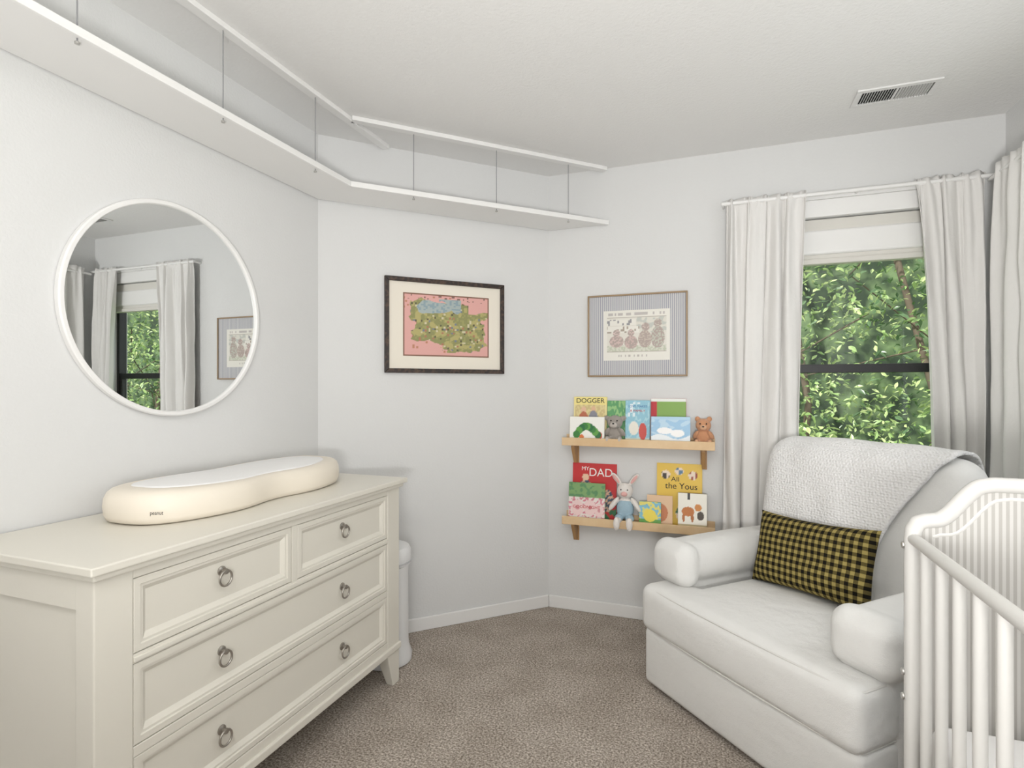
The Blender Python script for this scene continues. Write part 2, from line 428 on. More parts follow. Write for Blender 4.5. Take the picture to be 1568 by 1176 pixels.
# ------------------------------------------------------------------ ceiling vent
gv = group('ceiling_vent', (.685, 2.64, CEIL-.01))
vx0, vx1, vy0, vy1 = .54, .83, 2.565, 2.71
z0, z1 = CEIL-.008, CEIL-.0005
for nm, b in (('frame_f', (vx0, vx1, vy0, vy0+.022)), ('frame_b', (vx0, vx1, vy1-.022, vy1)), ('frame_l', (vx0, vx0+.022, vy0+.022, vy1-.022)), ('frame_r', (vx1-.022, vx1, vy0+.022, vy1-.022)), ('mullion', (.681, .689, vy0+.022, vy1-.022))):
    box(nm, *b, z0, z1, M_vent, gv, .0015)
box('duct_shade', vx0+.022, vx1-.022, vy0+.022, vy1-.022, CEIL-.0015, CEIL-.0007, M_dark, gv, 0)  # thin dark sheet painting in the shade behind the louvers
V, F = [], []
for i in range(26):
    x = vx0+.028+i*.0093
    if abs(x-.685) < .006 or x > vx1-.026: continue
    s = 1 if x < .685 else -1
    b = len(V); dx = s*.0058 if s > 0 else -.0030
    for yy in (vy0+.022, vy1-.022):
        V += [(x-.0006, yy, CEIL-.009), (x+.0006, yy, CEIL-.009), (x+.0006+dx, yy, CEIL-.002), (x-.0006+dx, yy, CEIL-.002)]
    F += [(b, b+1, b+2, b+3), (b+4, b+5, b+6, b+7), (b, b+1, b+5, b+4), (b+1, b+2, b+6, b+5), (b+2, b+3, b+7, b+6), (b+3, b, b+4, b+7)]
mk('louvers', V, F, M_vent, gv)

# ------------------------------------------------------------------ mirror
gm = group('round_mirror', (XA, 1.384, 1.509), math.radians(90))
R = .367
lathe('glass', [(0.0005, -.012), (R-.012, -.012), (R-.012, -.010), (.0005, -.010)], M_mirror, gm, n=128, axis='y')
V, F = [], []
prof = [(R-.017, -.002), (R-.017, -.018), (R-.014, -.022), (R-.004, -.022), (R, -.018), (R, -.002)]
n = 128
for (r, y) in prof:
    for q in range(n):
        a = 2*math.pi*q/n; V.append((r*math.cos(a), y, r*math.sin(a)))
for i in range(len(prof)):
    i2 = (i+1) % len(prof)
    for q in range(n): F.append((i*n+q, i*n+(q+1) % n, i2*n+(q+1) % n, i2*n+q))
mk('frame', V, F, M_trim, gm, smooth=True).modifiers.new('es', 'EDGE_SPLIT').split_angle = math.radians(35)

# ------------------------------------------------------------------ framed pictures
def frame(name, loc, rotz, w, h, fw, m, mt, depth=.022):
    g = group(name, loc, rotz)
    a, b = w/2, h/2
    def mitre(nm, pts): # pts 4 (x,z)
        prism(nm, pts, -depth, -.002, m, g, .0025, axis='y')
    mitre('frame_top', [(-a, b), (a, b), (a-fw, b-fw), (-a+fw, b-fw)])
    mitre('frame_bottom', [(-a, -b), (a, -b), (a-fw, -b+fw), (-a+fw, -b+fw)])
    mitre('frame_left', [(-a, -b), (-a, b), (-a+fw, b-fw), (-a+fw, -b+fw)])
    mitre('frame_right', [(a, -b), (a, b), (a-fw, b-fw), (a-fw, -b+fw)])
    box('matboard', -a+fw*.8, a-fw*.8, -.010, -.004, -b+fw*.8, b-fw*.8, mt, g, 0)
    return g
tm = .6336
mp = (AB.x+.7071*tm, AB.y+.7071*tm, 1.556)
gmap = frame('framed_map_print', mp, math.radians(45), .646, .482, .022, M_frame, M_mat)
def mapfn(u, v):
    P = (222, 168, 160)
    d = nz(u, v, 5, 2)*.12+nz(u, v, 14, 3)*.06
    if u < .012 or u > .988 or v < .017 or v > .983: return (130, 92, 72)
    land = (u > .10+d and u < .95+d*.8-(.12 if v > .75 else 0)) and v < (.90 if u < .75 else .72)+d and v > .17+.12*math.sin(u*5+1)+d
    if ell(u, v, .55, .16, .13, .10) and nz(u, v, 22, 5) > -.1: land = True
    lake = ell(u, v, .36+d*.5, .80+d*.5, .20, .11+d*.3) or (u < .66 and u > .4 and v > .80+.1*math.sin(u*18))
    if lake and v < .93:
        return (140, 160, 168) if cell(u, v, 40, 1) > .2 else (166, 178, 176)
    if land:
        c = cell(u, v*.72, 46, 7); e = cell(u, v*.72, 30, 3)
        if c > .93: return (88, 84, 62)
        if c > .87: return (176, 118, 92)
        if c > .79: return (204, 196, 162)
        if c > .74: return (116, 124, 136)
        if nz(u, v, 9, 8)+e*.25 > .12: return (178, 168, 108)
        return (156, 154, 96) if c > .3 else (142, 142, 90)
    if v > .9 and cell(u, v*.72, 60, 4) > .8: return (130, 100, 90)
    if cell(u, v*.72, 48, 11) > .95: return (190, 130, 100)
    return P
paint('map_art', -.23, .235, -.155, .165, -.0108, 170, 118, mapfn, gmap)
gn = frame('framed_nursery_print', (-.396, YC, 1.522), 0, .526, .445, .009, M_gold, M_tick, .018)
def nurfn(u, v):
    bg = (232, 229, 220)
    if .06 < u < .94 and .9 < v < .97: return bg if cell(u, 0, 40, 2) > .35 or v > .955 else (190, 184, 180)
    if .05 < u < .95 and .17 < v < .86:
        if u > .95 or abs(u-.05) < .006 or abs(u-.95) < .006 or abs(v-.17) < .008 or abs(v-.86) < .008: return (170, 160, 150)
        for (cx, cy, rx, ry, c) in ((.2, .38, .11, .12, (206, 184, 178)), (.2, .55, .055, .07, (212, 192, 186)), (.42, .36, .10, .13, (202, 178, 172)), (.42, .55, .05, .07, (212, 190, 184)), (.63, .42, .10, .17, (196, 184, 172)), (.64, .66, .06, .08, (210, 194, 186)), (.82, .45, .10, .22, (192, 194, 180)), (.82, .73, .06, .08, (200, 194, 182))):
            if ell(u, v, cx, cy, rx, ry):
                return c if cell(u, v, 50, 3) > .2 else (176, 160, 152)
        if v < .3: return (194, 198, 178) if nz(u, v, 30, 1) > 0 else (214, 213, 200)
        if .7 < v < .82 and u < .5: return (150, 148, 150) if cell(u, v*.4, 42, 5) > .55 else bg
        if .55 < v < .68 and u < .55: return (168, 156, 142) if cell(u, v*.6, 34, 6) > .6 else bg
        if u > .5 and v > .55: return (196, 198, 190) if nz(u, v, 12, 9) > .05 else (220, 217, 206)
        return (224, 220, 210)
    if .2 < u < .8 and .07 < v < .11: return (186, 180, 174) if cell(u, 0, 60, 3) > .4 else bg
    return bg
paint('nursery_art', -.175, .175, -.135, .135, -.0108, 120, 92, nurfn, gn)

# ------------------------------------------------------------------ dresser
gd = group('dresser', (-1.5, 1.41, 0))
XF = -1.255; XB = -1.748; y0, y1 = .800, 2.022
box('top', -1.752, -1.228, .778, 2.046, .838, .858, M_dress, gd, .004, 3)
box('top_cove', -1.752, -1.240, .790, 2.034, .822, .838, M_dress, gd, .005, 3)
pw = .087
def leg(nm, xa, xb, ya, yb):
    if xa > -1.5: bx0, bx1 = xa+.028, xb
    else: bx0, bx1 = xa, xb-.028
    if ya < 1.4: by0, by1 = ya, yb-.04
    else: by0, by1 = ya+.04, yb
    V = [(bx0, by0, 0), (bx1, by0, 0), (bx1, by1, 0), (bx0, by1, 0), (xa, ya, .14), (xb, ya, .14), (xb, yb, .14), (xa, yb, .14), (xa, ya, .822), (xb, ya, .822), (xb, yb, .822), (xa, yb, .822)]
    F = [(0, 1, 2, 3), (8, 9, 10, 11)]+[(k+i, k+(i+1) % 4, k+4+(i+1) % 4, k+4+i) for k in (0, 4) for i in range(4)]
    mk(nm, V, F, M_dress, gd, bevel=.003)
leg('post_fl', XF-.06, XF, y0, y0+pw); leg('post_fr', XF-.06, XF, y1-pw, y1)
leg('post_bl', XB, XB+.06, y0, y0+pw); leg('post_br', XB, XB+.06, y1-pw, y1)
iy0, iy1 = y0+pw, y1-pw+.0
rails = [(.800, .822), (.602, .624), (.386, .410), (.165, .196)]
for i, (a, b) in enumerate(rails): box('rail_%d' % i, XF-.03, XF-.001, iy0, iy1, a, b, M_dress, gd, .0015)
box('rail_bead', XF-.004, XF+.003, iy0, iy1, .606, .618, M_dress, gd, .002)
box('center_stile', XF-.03, XF-.001, 1.394, 1.418, .624, .80, M_dress, gd, .0015)
box('base_moulding', XF-.035, XF+.008, y0-.006, y1+.006, .140, .168, M_dress, gd, .005, 3)
box('base_moulding_side', XB+.01, XF-.03, y0-.006, y0+.02, .140, .168, M_dress, gd, .005, 3)
box('base_moulding_side_r', XB+.01, XF-.03, y1-.02, y1+.006, .140, .168, M_dress, gd, .005, 3)
box('carcass', XB+.004, XF-.03, y0+.014, y1-.014, .15, .822, M_dress, gd, 0)
for yy, nm in ((y0, 'l'), (y1-.018, 'r')):
    box('side_top_rail_'+nm, XB+.06, XF-.06, yy+.002, yy+.016, .75, .822, M_dress, gd, .002)
    box('side_bottom_rail_'+nm, XB+.06, XF-.06, yy+.002, yy+.016, .165, .24, M_dress, gd, .002)
def drawer(nm, ya, yb, za, zb):
    x = XF-.002
    e = .0018
    ya += e; yb -= e; za += e; zb -= e
    rings = [(0, -.02), (0, -.002), (.002, 0), (.016, 0), (.018, -.004), (.024, -.004), (.036, -.013), (.038, -.013)]
    V, F = [], []
    for (i, d) in rings:
        V += [(x+d, ya+i, za+i), (x+d, yb-i, za+i), (x+d, yb-i, zb-i), (x+d, ya+i, zb-i)]
    for k in range(len(rings)-1):
        for i in range(4): F.append((k*4+i, k*4+(i+1) % 4, k*4+4+(i+1) % 4, k*4+4+i))
    F.append((0, 1, 2, 3)); q = (len(rings)-1)*4; F.append((q, q+1, q+2, q+3))
    mk(nm, V, F, M_dress, gd)
drawer('drawer_1', iy0, 1.394, .624, .800); drawer('drawer_2', 1.418, iy1, .624, .800)
drawer('drawer_3', iy0, iy1, .410, .602); drawer('drawer_4', iy0, iy1, .196, .386)
kk = 0
for z in (.724, .505, .288):
    for y in (1.14, 1.66):
        kk += 1
        zc = z+.014
        lathe('pull_plate_%d' % kk, [(.001, 0), (.013, 0), (.013, .003), (.009, .005), (.005, .006), (.005, .014), (.008, .017), (.007, .021), (.001, .022)], M_bronze, gd, (XF-.0145, y, zc), 24, 'x')
        pts = [(XF+.002, y+.0195*math.sin(a), zc-.0185+.0205*math.cos(a)) for a in [2*math.pi*i/40 for i in range(40)]]
        tube('pull_ring_%d' % kk, pts, .0032, M_bronze, gd, cyclic=True, res=4)

# ------------------------------------------------------------------ changing pad
gp = group('changing_pad', (-1.555, 1.482, .8585), math.radians(1.5))
def outline(a, kf):
    L, W = .438, .194
    c, s = math.cos(a), math.sin(a)
    y = L*math.copysign(abs(c)**.82, c)
    x = W*math.copysign(abs(s)**.72, s)
    pin = 1-.20*math.exp(-((y+.0)/.13)**2)
    if x > 0: x *= pin
    else: x *= 1-.12*math.exp(-((y+.0)/.13)**2)
    return x*kf, y*(1-(1-kf)*.62)
HS = .82
prof = [(.90, 0), (.965, .006), (.992, .022), (1.0, .048), (.992, .072), (.965, .090), (.92, .101), (.87, .106), (.80, .108), (.74, .107)]
profin = [(.74, .106), (.73, .109), (.70, .1105), (.62, .112), (.5, .115), (.38, .117), (.24, .118), (.1, .119)]
N = 120
def padmesh(nm, pf, m, cap0, lift=0):
    V, F = [], []
    for (kf, z) in pf:
        for i in range(N):
            x, y = outline(2*math.pi*i/N, kf)
            hh = HS*(1+.10*(y/.4)**2)
            V.append((x, y, z*hh+lift))
    for j in range(len(pf)-1):
        for i in range(N): F.append((j*N+i, j*N+(i+1) % N, (j+1)*N+(i+1) % N, (j+1)*N+i))
    if cap0: F.append(tuple(range(N)))
    F.append(tuple((len(pf)-1)*N+i for i in range(N)))
    return mk(nm, V, F, m, gp, smooth=True)
padmesh('shell', prof, M_pad, True)
padmesh('cover', profin, M_padin, False, .001)
lg = text('moulded_logo', 'peanut', .015, M_ink, None, (0, 0, 0), .034)
lg.parent = gp; lg.location = (.120, -.416, .040); lg.rotation_euler = (math.radians(-3), 0, math.radians(24))

# ------------------------------------------------------------------ diaper pail
gpl = group('diaper_pail', (-1.405, 2.165, 0))
px, py = -1.405, 2.158
lathe('body', [(.09, 0), (.112, .004), (.114, .03), (.103, .06), (.098, .09), (.096, .40), (.098, .435)], M_plastic, gpl, (px, py, .001), 64)
lathe('lid', [(.098, .436), (.107, .440), (.109, .47), (.109, .50), (.100, .518), (.07, .530), (.03, .535), (.001, .536)], M_plastic, gpl, (px, py, .001), 64)
lathe('lid_ring', [(.104, .448), (.1115, .449), (.1115, .456), (.104, .457)], mat('pail_grey_band', (190, 190, 192), .4), gpl, (px, py, .001), 64)
box('handle', px-.03, px+.03, py-.012, py+.012, .536, .552, M_plastic, gpl, .006, 3)

# ------------------------------------------------------------------ picture ledges
def ledge(zb):
    g = group('picture_ledge', (-.39, 2.95, zb))
    x0, x1 = -.780, .000
    box('shelf_board', x0, x1, 2.905, 3.004, zb, zb+.014, M_wood, g, .001)
    box('front_lip', x0, x1, 2.893, 2.905, zb-.003, zb+.040, M_wood, g, .002)
    box('back_strip', x0, x1, 2.996, 3.0045, zb+.014, zb+.05, M_wood, g, .001)
    for x in (-.725, -.055):
        prism('bracket', [(3.004, zb), (2.915, zb), (2.915, zb-.015), (2.975, zb-.105), (3.004, zb-.105)], x-.009, x+.009, M_wood_shaded, g, .0015, axis='x')
        box('bracket_plate', x-.016, x+.016, 2.999, 3.0045, zb-.112, zb, M_wood_shaded, g, .001)
    return g
ledge(.931); ledge(.505)
ZU, ZL = .9455, .5195
def book(x0, x1, h, zb, yb, t, fn, spine=(200, 200, 200), tilt=4, nx=44, nzz=54, texts=()):
    g = group('picture_book', ((x0+x1)/2, yb, zb)); g['local'] = 1
    g.rotation_euler = (math.radians(-tilt), 0, 0)
    a = (x1-x0)/2
    cm = mat('cover_board', spine, .5)
    box('front_cover', -a, a, 0, .0018, 0, h, cm, g, .0004)
    box('back_cover', -a, a, t-.0018, t, 0, h, cm, g, .0004)
    box('spine', -a, -a+.0018, .0018, t-.0018, 0, h, cm, g, 0)
    box('pages', -a+.0018, a-.003, .0018, t-.0018, .003, h-.003, M_page, g, 0)
    paint('cover_art', -a+.0004, a-.0004, .0004, h-.0004, -.0004, nx, nzz, fn, g)
    for (body, size, m, x, z, w) in texts: text('title', body, size, m, g, (x, -.0012, z), w)
    return g
# upper shelf back row
def dogger(u, v):
    if v > .82: return (242, 226, 146)
    if v < .05 or u < .04 or u > .96: return (240, 228, 166)
    for (cx, cy, rx, ry, c) in ((.3, .45, .16, .22, (190, 110, 80)), (.6, .5, .14, .2, (140, 140, 150)), (.75, .3, .16, .16, (180, 140, 90)), (.3, .7, .08, .08, (230, 190, 160)), (.6, .72, .07, .07, (225, 185, 150))):
        if ell(u, v, cx, cy, rx, ry): return c
    return (224, 208, 152) if nz(u, v, 14) > 0 else (210, 190, 136)
book(-.735, -.552, .245, ZU, 2.972, .009, dogger, (240, 220, 140), 4, texts=(('DOGGER', .036, M_ink, 0, .223, .155),))
book(-.549, -.452, .225, ZU, 2.973, .008, lambda u, v: (96, 160, 104) if nz(u, v, 8) > -.1 else (150, 196, 130), (96, 150, 100), 4)
def lovem(u, v):
    if .62 < v < .95 and cell(u, v*.5, 10, 2) > .75: return (230, 240, 244)
    if ell(u, v, .35, .35, .2, .16): return (236, 232, 220)
    if ell(u, v, .72, .28, .16, .2): return (206, 80, 70)
    if v < .12: return (230, 236, 220)
    return (148, 198, 216) if nz(u, v, 10) > -.2 else (176, 216, 226)
book(-.449, -.322, .228, ZU, 2.955, .009, lovem, (130, 190, 210), 4, texts=(('LOVE MAKES', .017, M_bluei, 0, .196, .10), ('A FAMILY', .017, M_red, 0, .172, .08)))
def grb(u, v):
    if v > .93: return (236, 238, 232)
    if u < .17: return (190, 32, 44)
    if v < .45: return (176, 196, 120)
    return (132, 170, 80)
book(-.318, -.141, .238, ZU, 2.973, .012, grb, (190, 32, 44), 4)
def catp(u, v):
    for i in range(9):
        t = i/8; cx = .2+.62*t; cy = .30+.33*math.sin(math.pi*t**.9)
        if ell(u, v, cx, cy, .10, .15):
            return [(60, 130, 60), (96, 160, 70), (40, 110, 60)][i % 3]
    if ell(u, v, .84, .28, .11, .16): return (206, 50, 40)
    if ell(u, v, .35, .2, .07, .1): return (220, 120, 60)
    return (244, 243, 236)
book(-.745, -.556, .138, ZU, 2.925, .009, catp, (244, 242, 236), 5)
def polar(u, v):
    if v < .3+.08*math.sin(u*7): return (238, 244, 248)
    if ell(u, v, .35, .5, .2, .12) or ell(u, v, .68, .42, .18, .13): return (250, 250, 250)
    if v > .9: return (180, 214, 236)
    return (160, 200, 230) if nz(u, v, 5) > -.05 else (190, 218, 238)
book(-.312, -.118, .146, ZU, 2.925, .009, polar, (170, 205, 230), 5)
# lower shelf
def dad(u, v):
    if ell(u, v, .3, .48, .2, .22) or ell(u, v, .8, .35, .14, .2): return (70, 90, 110) if nz(u, v, 20) > 0 else (228, 190, 160)
    if ell(u, v, .3, .75, .08, .06): return (240, 200, 170)
    if v < .3 and nz(u, v, 9) > 0: return (60, 120, 80)
    return (200, 48, 50)
book(-.742, -.500, .305, ZL, 2.972, .01, dad, (206, 42, 44), 4, texts=(('MY', .03, M_white, -.05, .275, .04), ('DAD', .062, M_white, .035, .255, .125)))
def gpig(u, v):
    if v > .62:
        return (128, 166, 108) if nz(u, v, 10) > -.1 else (96, 144, 98)
    for (cx, cy, rx, ry) in ((.25, .34, .17, .2), (.6, .36, .17, .2), (.85, .3, .12, .18)):
        if ell(u, v, cx, cy, rx, ry): return (240, 210, 208) if not ell(u, v, cx, cy, rx*.3, ry*.3) else (214, 150, 156)
    return (214, 130, 146) if nz(u, v, 16) > .1 else (236, 226, 220)
book(-.752, -.553, .205, ZL, 2.925, .009, gpig, (120, 160, 100), 5, texts=(('GOODNIGHT', .022, M_red, 0, .075, .15),))
def yous(u, v):
    for (cx, cy, rx, ry, c) in ((.2, .82, .1, .07, (60, 50, 44)), (.5, .88, .1, .06, (90, 130, 160)), (.8, .82, .1, .07, (160, 70, 50)), (.2, .25, .13, .14, (140, 90, 60)), (.55, .22, .12, .12, (80, 120, 80)), (.84, .28, .1, .12, (220, 120, 60))):
        if ell(u, v, cx, cy, rx, ry): return c if cell(u, v, 22, 2) > .3 else (240, 220, 200)
    return (232, 194, 76)
book(-.288, -.062, .325, ZL, 2.972, .011, yous, (230, 190, 60), 4, texts=(('All', .034, M_ink, -.02, .243, .04), ('the Yous', .044, M_ink, .01, .208, .16)))
def smallb(u, v):
    if ell(u, v, .5, .45, .3, .25): return (240, 220, 90)
    if v < .3: return (100, 160, 80)
    return (130, 190, 210) if nz(u, v, 7) > 0 else (230, 220, 120)
book(-.372, -.262, .128, ZL, 2.920, .008, smallb, (130, 180, 120), 5)
def beige(u, v):
    if ell(u, v, .5, .45, .32, .3): return (206, 130, 90)
    return (232, 196, 160)
book(-.335, -.206, .160, ZL, 2.945, .008, beige, (220, 190, 160), 5)
def animals(u, v):
    for (cx, cy, rx, ry, c) in ((.35, .5, .22, .13, (196, 120, 60)), (.2, .33, .05, .12, (180, 110, 56)), (.5, .33, .05, .12, (180, 110, 56)), (.7, .62, .12, .1, (214, 140, 70)), (.78, .4, .12, .12, (80, 70, 60))):
        if ell(u, v, cx, cy, rx, ry): return c
    if v > .82 and .15 < u < .85 and cell(u, 0, 12, 1) > .4: return (60, 60, 60)
    if v < .16: return (196, 180, 140)
    return (244, 240, 228)
book(-.178, -.038, .185, ZL, 2.920, .02, animals, (120, 90, 60), 5)

# ------------------------------------------------------------------ plush toys
def fur(name, c, sc=260, st=.7):
    return mat(name, c, 1, bump=(sc, st, .004), sheen=.4)
M_gk = fur('grey_knit', (164, 156, 148)); M_gk2 = fur('grey_knit_light', (196, 188, 180))
M_tb = fur('orange_brown_plush', (206, 150, 112)); M_tb2 = fur('tan_plush', (222, 176, 140))
M_lw = fur('white_plush', (236, 230, 224)); M_blue = mat('blue_knit_romper', (164, 190, 204), .95, bump=(300, .6, .003))
M_pink = mat('pink_felt', (226, 176, 170), .9)
def bear(name, x, y, z, s, ma, mb, ears='round'):
    g = group(name, (x, y, z)); g['local'] = 1
    def S(l): return [tuple([tuple(v*s for v in b[0]), tuple(v*s for v in b[1])]+list(b[2:])) for b in l]
    L = [((0, 0, .30), (.23, .19, .27)), ((0, -.03, .68), (.25, .21, .23)),
         ((-.24, -.10, .36), (.08, .08, .19), (30, 30, 0)), ((.24, -.10, .36), (.08, .08, .19), (30, -30, 0)),
         ((-.17, -.20, .10), (.11, .20, .10), (0, 0, -20)), ((.17, -.20, .10), (.11, .20, .10), (0, 0, 20)),
         ((-.20, -.35, .13), (.09, .07, .12)), ((.20, -.35, .13), (.09, .07, .12))]
    if ears == 'round': L += [((-.19, .0, .89), (.09, .05, .09)), ((.19, .0, .89), (.09, .05, .09))]
    else: L += [((-.25, .0, .80), (.13, .05, .09), (0, 25, 0)), ((.25, .0, .80), (.13, .05, .09), (0, -25, 0)), ((0, -.2, .60), (.14, .14, .12))]
    blobs('body', S(L), ma, g, voxel=.018*s+.0008, it=2)
    if ears == 'round': blobs('muzzle', S([((0, -.22, .62), (.11, .08, .085))]), mb, g, None)
    else: blobs('muzzle', S([((0, -.30, .60), (.12, .07, .09))]), mb, g, None)
    yy = -.30 if ears == 'round' else -.37
    blobs('nose', S([((0, yy, .65), (.035, .02, .025))]), M_ink, g, None)
    blobs('eyes', S([((-.10, -.225, .74), (.025, .02, .025)), ((.10, -.225, .74), (.025, .02, .025))]), M_ink, g, None)
    blobs('foot_pads', S([((-.20, -.41, .13), (.06, .02, .08)), ((.20, -.41, .13), (.06, .02, .08))]), mb, g, None)
    return g
bear('stuffed_hippo', -.503, 2.962, ZU, .162, M_gk, M_gk2, 'floppy')
bear('teddy_bear', -.056, 2.965, ZU, .152, M_tb, M_tb2)
g = group('stuffed_lamb', (-.447, 2.945, ZL)); g['local'] = 1
blobs('body', [((0, 0, .085), (.04, .03, .06)), ((0, -.004, .175), (.042, .034, .042)),
               ((-.045, .002, .235), (.014, .010, .040), (0, -38, 0)), ((.045, .002, .235), (.014, .010, .040), (0, 38, 0)),
               ((-.058, -.012, .105), (.014, .014, .045), (0, 35, 0)), ((.058, -.012, .105), (.014, .014, .045), (0, -35, 0)),
               ((-.028, -.045, .028), (.017, .04, .017)), ((.028, -.045, .028), (.017, .04, .017)),
               ((-.033, -.080, .015), (.017, .015, .035)), ((.033, -.080, .015), (.017, .015, .035))], M_lw, g, .0028, 2)
blobs('romper', [((0, 0, .080), (.046, .036, .058)), ((-.028, -.03, .035), (.023, .032, .022)), ((.028, -.03, .035), (.023, .032, .022))], M_blue, g, .003, 2)
blobs('snout', [((0, -.038, .163), (.017, .010, .013))], M_pink, g, None)
blobs('inner_ears', [((-.047, -.007, .237), (.008, .004, .028), (0, -38, 0)), ((.047, -.007, .237), (.008, .004, .028), (0, 38, 0))], M_pink, g, None)
blobs('eyes', [((-.017, -.036, .185), (.0035, .003, .0035)), ((.017, -.036, .185), (.0035, .003, .0035))], M_ink, g, None)

# ------------------------------------------------------------------ armchair
CH = Matrix.Translation((.040, 2.030, 0)) @ Matrix.Rotation(math.radians(-45), 4, 'Z')
gc = group('armchair', (.040, 2.030, 0), math.radians(-45))
soft('base', [((0, .40, .130), (.458, .398, .118), .028, (0, .006, 0))], M_chair, gc)
for i in range(4):
    lathe('foot_%d' % i, [(.02, 0), (.025, .03)], M_ink, gc, ((-.38, .38)[i % 2], (.1, .72)[i//2], 0), 16)
soft('seat_cushion', [((0, .085, .330), (.465, .10, .095), .040, (0, .012, .012)), ((0, .31, .333), (.312, .315, .095), .040, (0, 0, .026))], M_chair, gc, voxel=.009, smooth_it=2)
for s, nm in ((-1, 'l'), (1, 'r')):
    # padded arm: outer panel, wide flattened roll flaring outward, narrower front post
    soft('arm_'+nm, [((s*.405, .465, .27), (.060, .31, .23), .03),
                     ((s*.402, .43, .516), (.098, .350, .080), .074, (0, 0, .008)),
                     ((s*.402, .130, .510), (.106, .056, .088), .055, (0, .010, .004)),
                     ((s*.405, .145, .38), (.060, .032, .13), .028)], M_chair, gc, voxel=.008, smooth_it=3)
    # gathered pleats fanning from the bottom of the scroll front
    for i, a in enumerate((140, 105, 75, 40)):
        a = math.radians(a); bx, bz = s*.402, .450
        pts = []
        for q in range(9):
            t = q/8; ln = .020+t*(.050+.050*abs(math.sin(a))**2)
            x = bx+ln*math.cos(a)*.9; z = bz+ln*math.sin(a)
            pts.append((x, .0680+.022*t**4+.012*(1-t)**3, z))
        tube('arm_pleat_%s_%d' % (nm, i), pts, .0022, M_pipe, gc, res=3)
rt = Matrix.Rotation(math.radians(-11), 3, 'X')
BH = (.395, .095, .362); BCc = Vector((0, .702, .632)); BR = .085; BCR = (0, .03, .01)
soft('back', [(BCc, BH, BR, BCR, rt)], M_chair, gc)
soft('back_outer', [(BCc+Vector((0, .035, -.03)), (.412, .075, .335), .07, (0, .0, 0), rt)], M_chair, gc)
def tpath(z, e=.012):
    a, b, c, d = .465-e, .315-e, -.003+e, .185-e
    pts = []
    def arc(cx, cy, r, a0, a1):
        for i in range(7):
            t = math.radians(a0+(a1-a0)*i/6); pts.append((cx+r*math.cos(t), cy+r*math.sin(t), z))
    pts.append((-a, d, z)); arc(-a+.035, c+.035-.006, .035, 180, 270)
    for i in range(1, 12):
        x = -a+.035+(2*a-.07)*i/12; pts.append((x, c-.006-.012*(1-(x/a)**2), z))
    arc(a-.035, c+.035-.006, .035, 270, 360); pts.append((a, d, z))
    return pts
tube('piping_top', tpath(.330+.082), .0032, M_pipe, gc)
tube('piping_bottom', tpath(.330-.083), .0032, M_pipe, gc)
# throw
NU, NV = 60, 130
V = []
zb = -.20
L1 = BH[2]-zb; L2 = 2*BH[1]; L3 = .45; tot = L1+L2+L3
for j in range(NV+1):
    s = tot*j/NV
    if s < L1: py_, pz_ = -BH[1], zb+s; f = s/L1
    elif s < L1+L2: py_, pz_ = -BH[1]+(s-L1), BH[2]; f = 1
    else: py_, pz_ = BH[1], BH[2]-(s-L1-L2); f = 1
    xr = .09+.24*min(1, f)**1.3+.006*math.sin(s*14); xl = -.388
    for i in range(NU+1):
        x = xl+(xr-xl)*i/NU
        ed = max(0, 1-(xr-x)/.03)
        wr = .006*noise.noise(Vector((x*8, s*6, 1)))+.005*math.sin((x*1.0+s*.35)*24+2*noise.noise(Vector((x*4, s*4, 3))))*max(0, 1-abs(s-.25)/.5)+.004*ed
        p = rmap((x, py_, pz_), BH, BR, BCR, .022+wr)
        q = rt @ p + BCc
        if s > L1+L2*.5: q.y += .028*min(1, (s-L1-L2*.5)/.08)
        V.append(q)
W = NU+1
F = [(j*W+i, j*W+i+1, (j+1)*W+i+1, (j+1)*W+i) for j in range(NV) for i in range(NU)]
o = mk('throw_blanket', [CH @ Vector(v) for v in V], F, M_knit, None, smooth=True)
md = o.modifiers.new('so', 'SOLIDIFY'); md.thickness = .013; md.offset = 0
# pillow
def pillow():
    NP = 40; a, b, t = .248, .146, .060
    V, F = [], []
    for s in (-1, 1):
        for j in range(NP+1):
            for i in range(NP+1):
                u = -1+2*i/NP; v = -1+2*j/NP
                pin_x = 1-.07*(1-abs(v)**2)*abs(u)**3; pin_z = 1-.10*(1-u*u)*abs(v)**3
                th = t*max(0, (1-u**4)*(1-v**4))**.55
                th *= 1+.16*noise.noise(Vector((u*2, v*2, s)))
                V.append((a*u*pin_x, s*th, b*v*pin_z))
    n = (NP+1)**2
    for s in (0, 1):
        for j in range(NP):
            for i in range(NP):
                k = s*n+j*(NP+1)+i
                F.append((k, k+1, k+NP+2, k+NP+1))
    me = bpy.data.meshes.new('lumbar_pillow'); me.from_pydata(V, [], F)
    bm = bmesh.new(); bm.from_mesh(me); bmesh.ops.remove_doubles(bm, verts=bm.verts, dist=1e-4); bmesh.ops.recalc_face_normals(bm, faces=bm.faces); bm.to_mesh(me); bm.free()
    me.materials.append(M_plaid); me.shade_smooth()
    o = bpy.data.objects.new('lumbar_pillow', me); COL.objects.link(o)
    o.matrix_world = CH @ Matrix.Translation((-.035, .466, .588)) @ Matrix.Rotation(math.radians(-16), 4, 'X') @ Matrix.Rotation(math.radians(-3), 4, 'Y')
pillow()

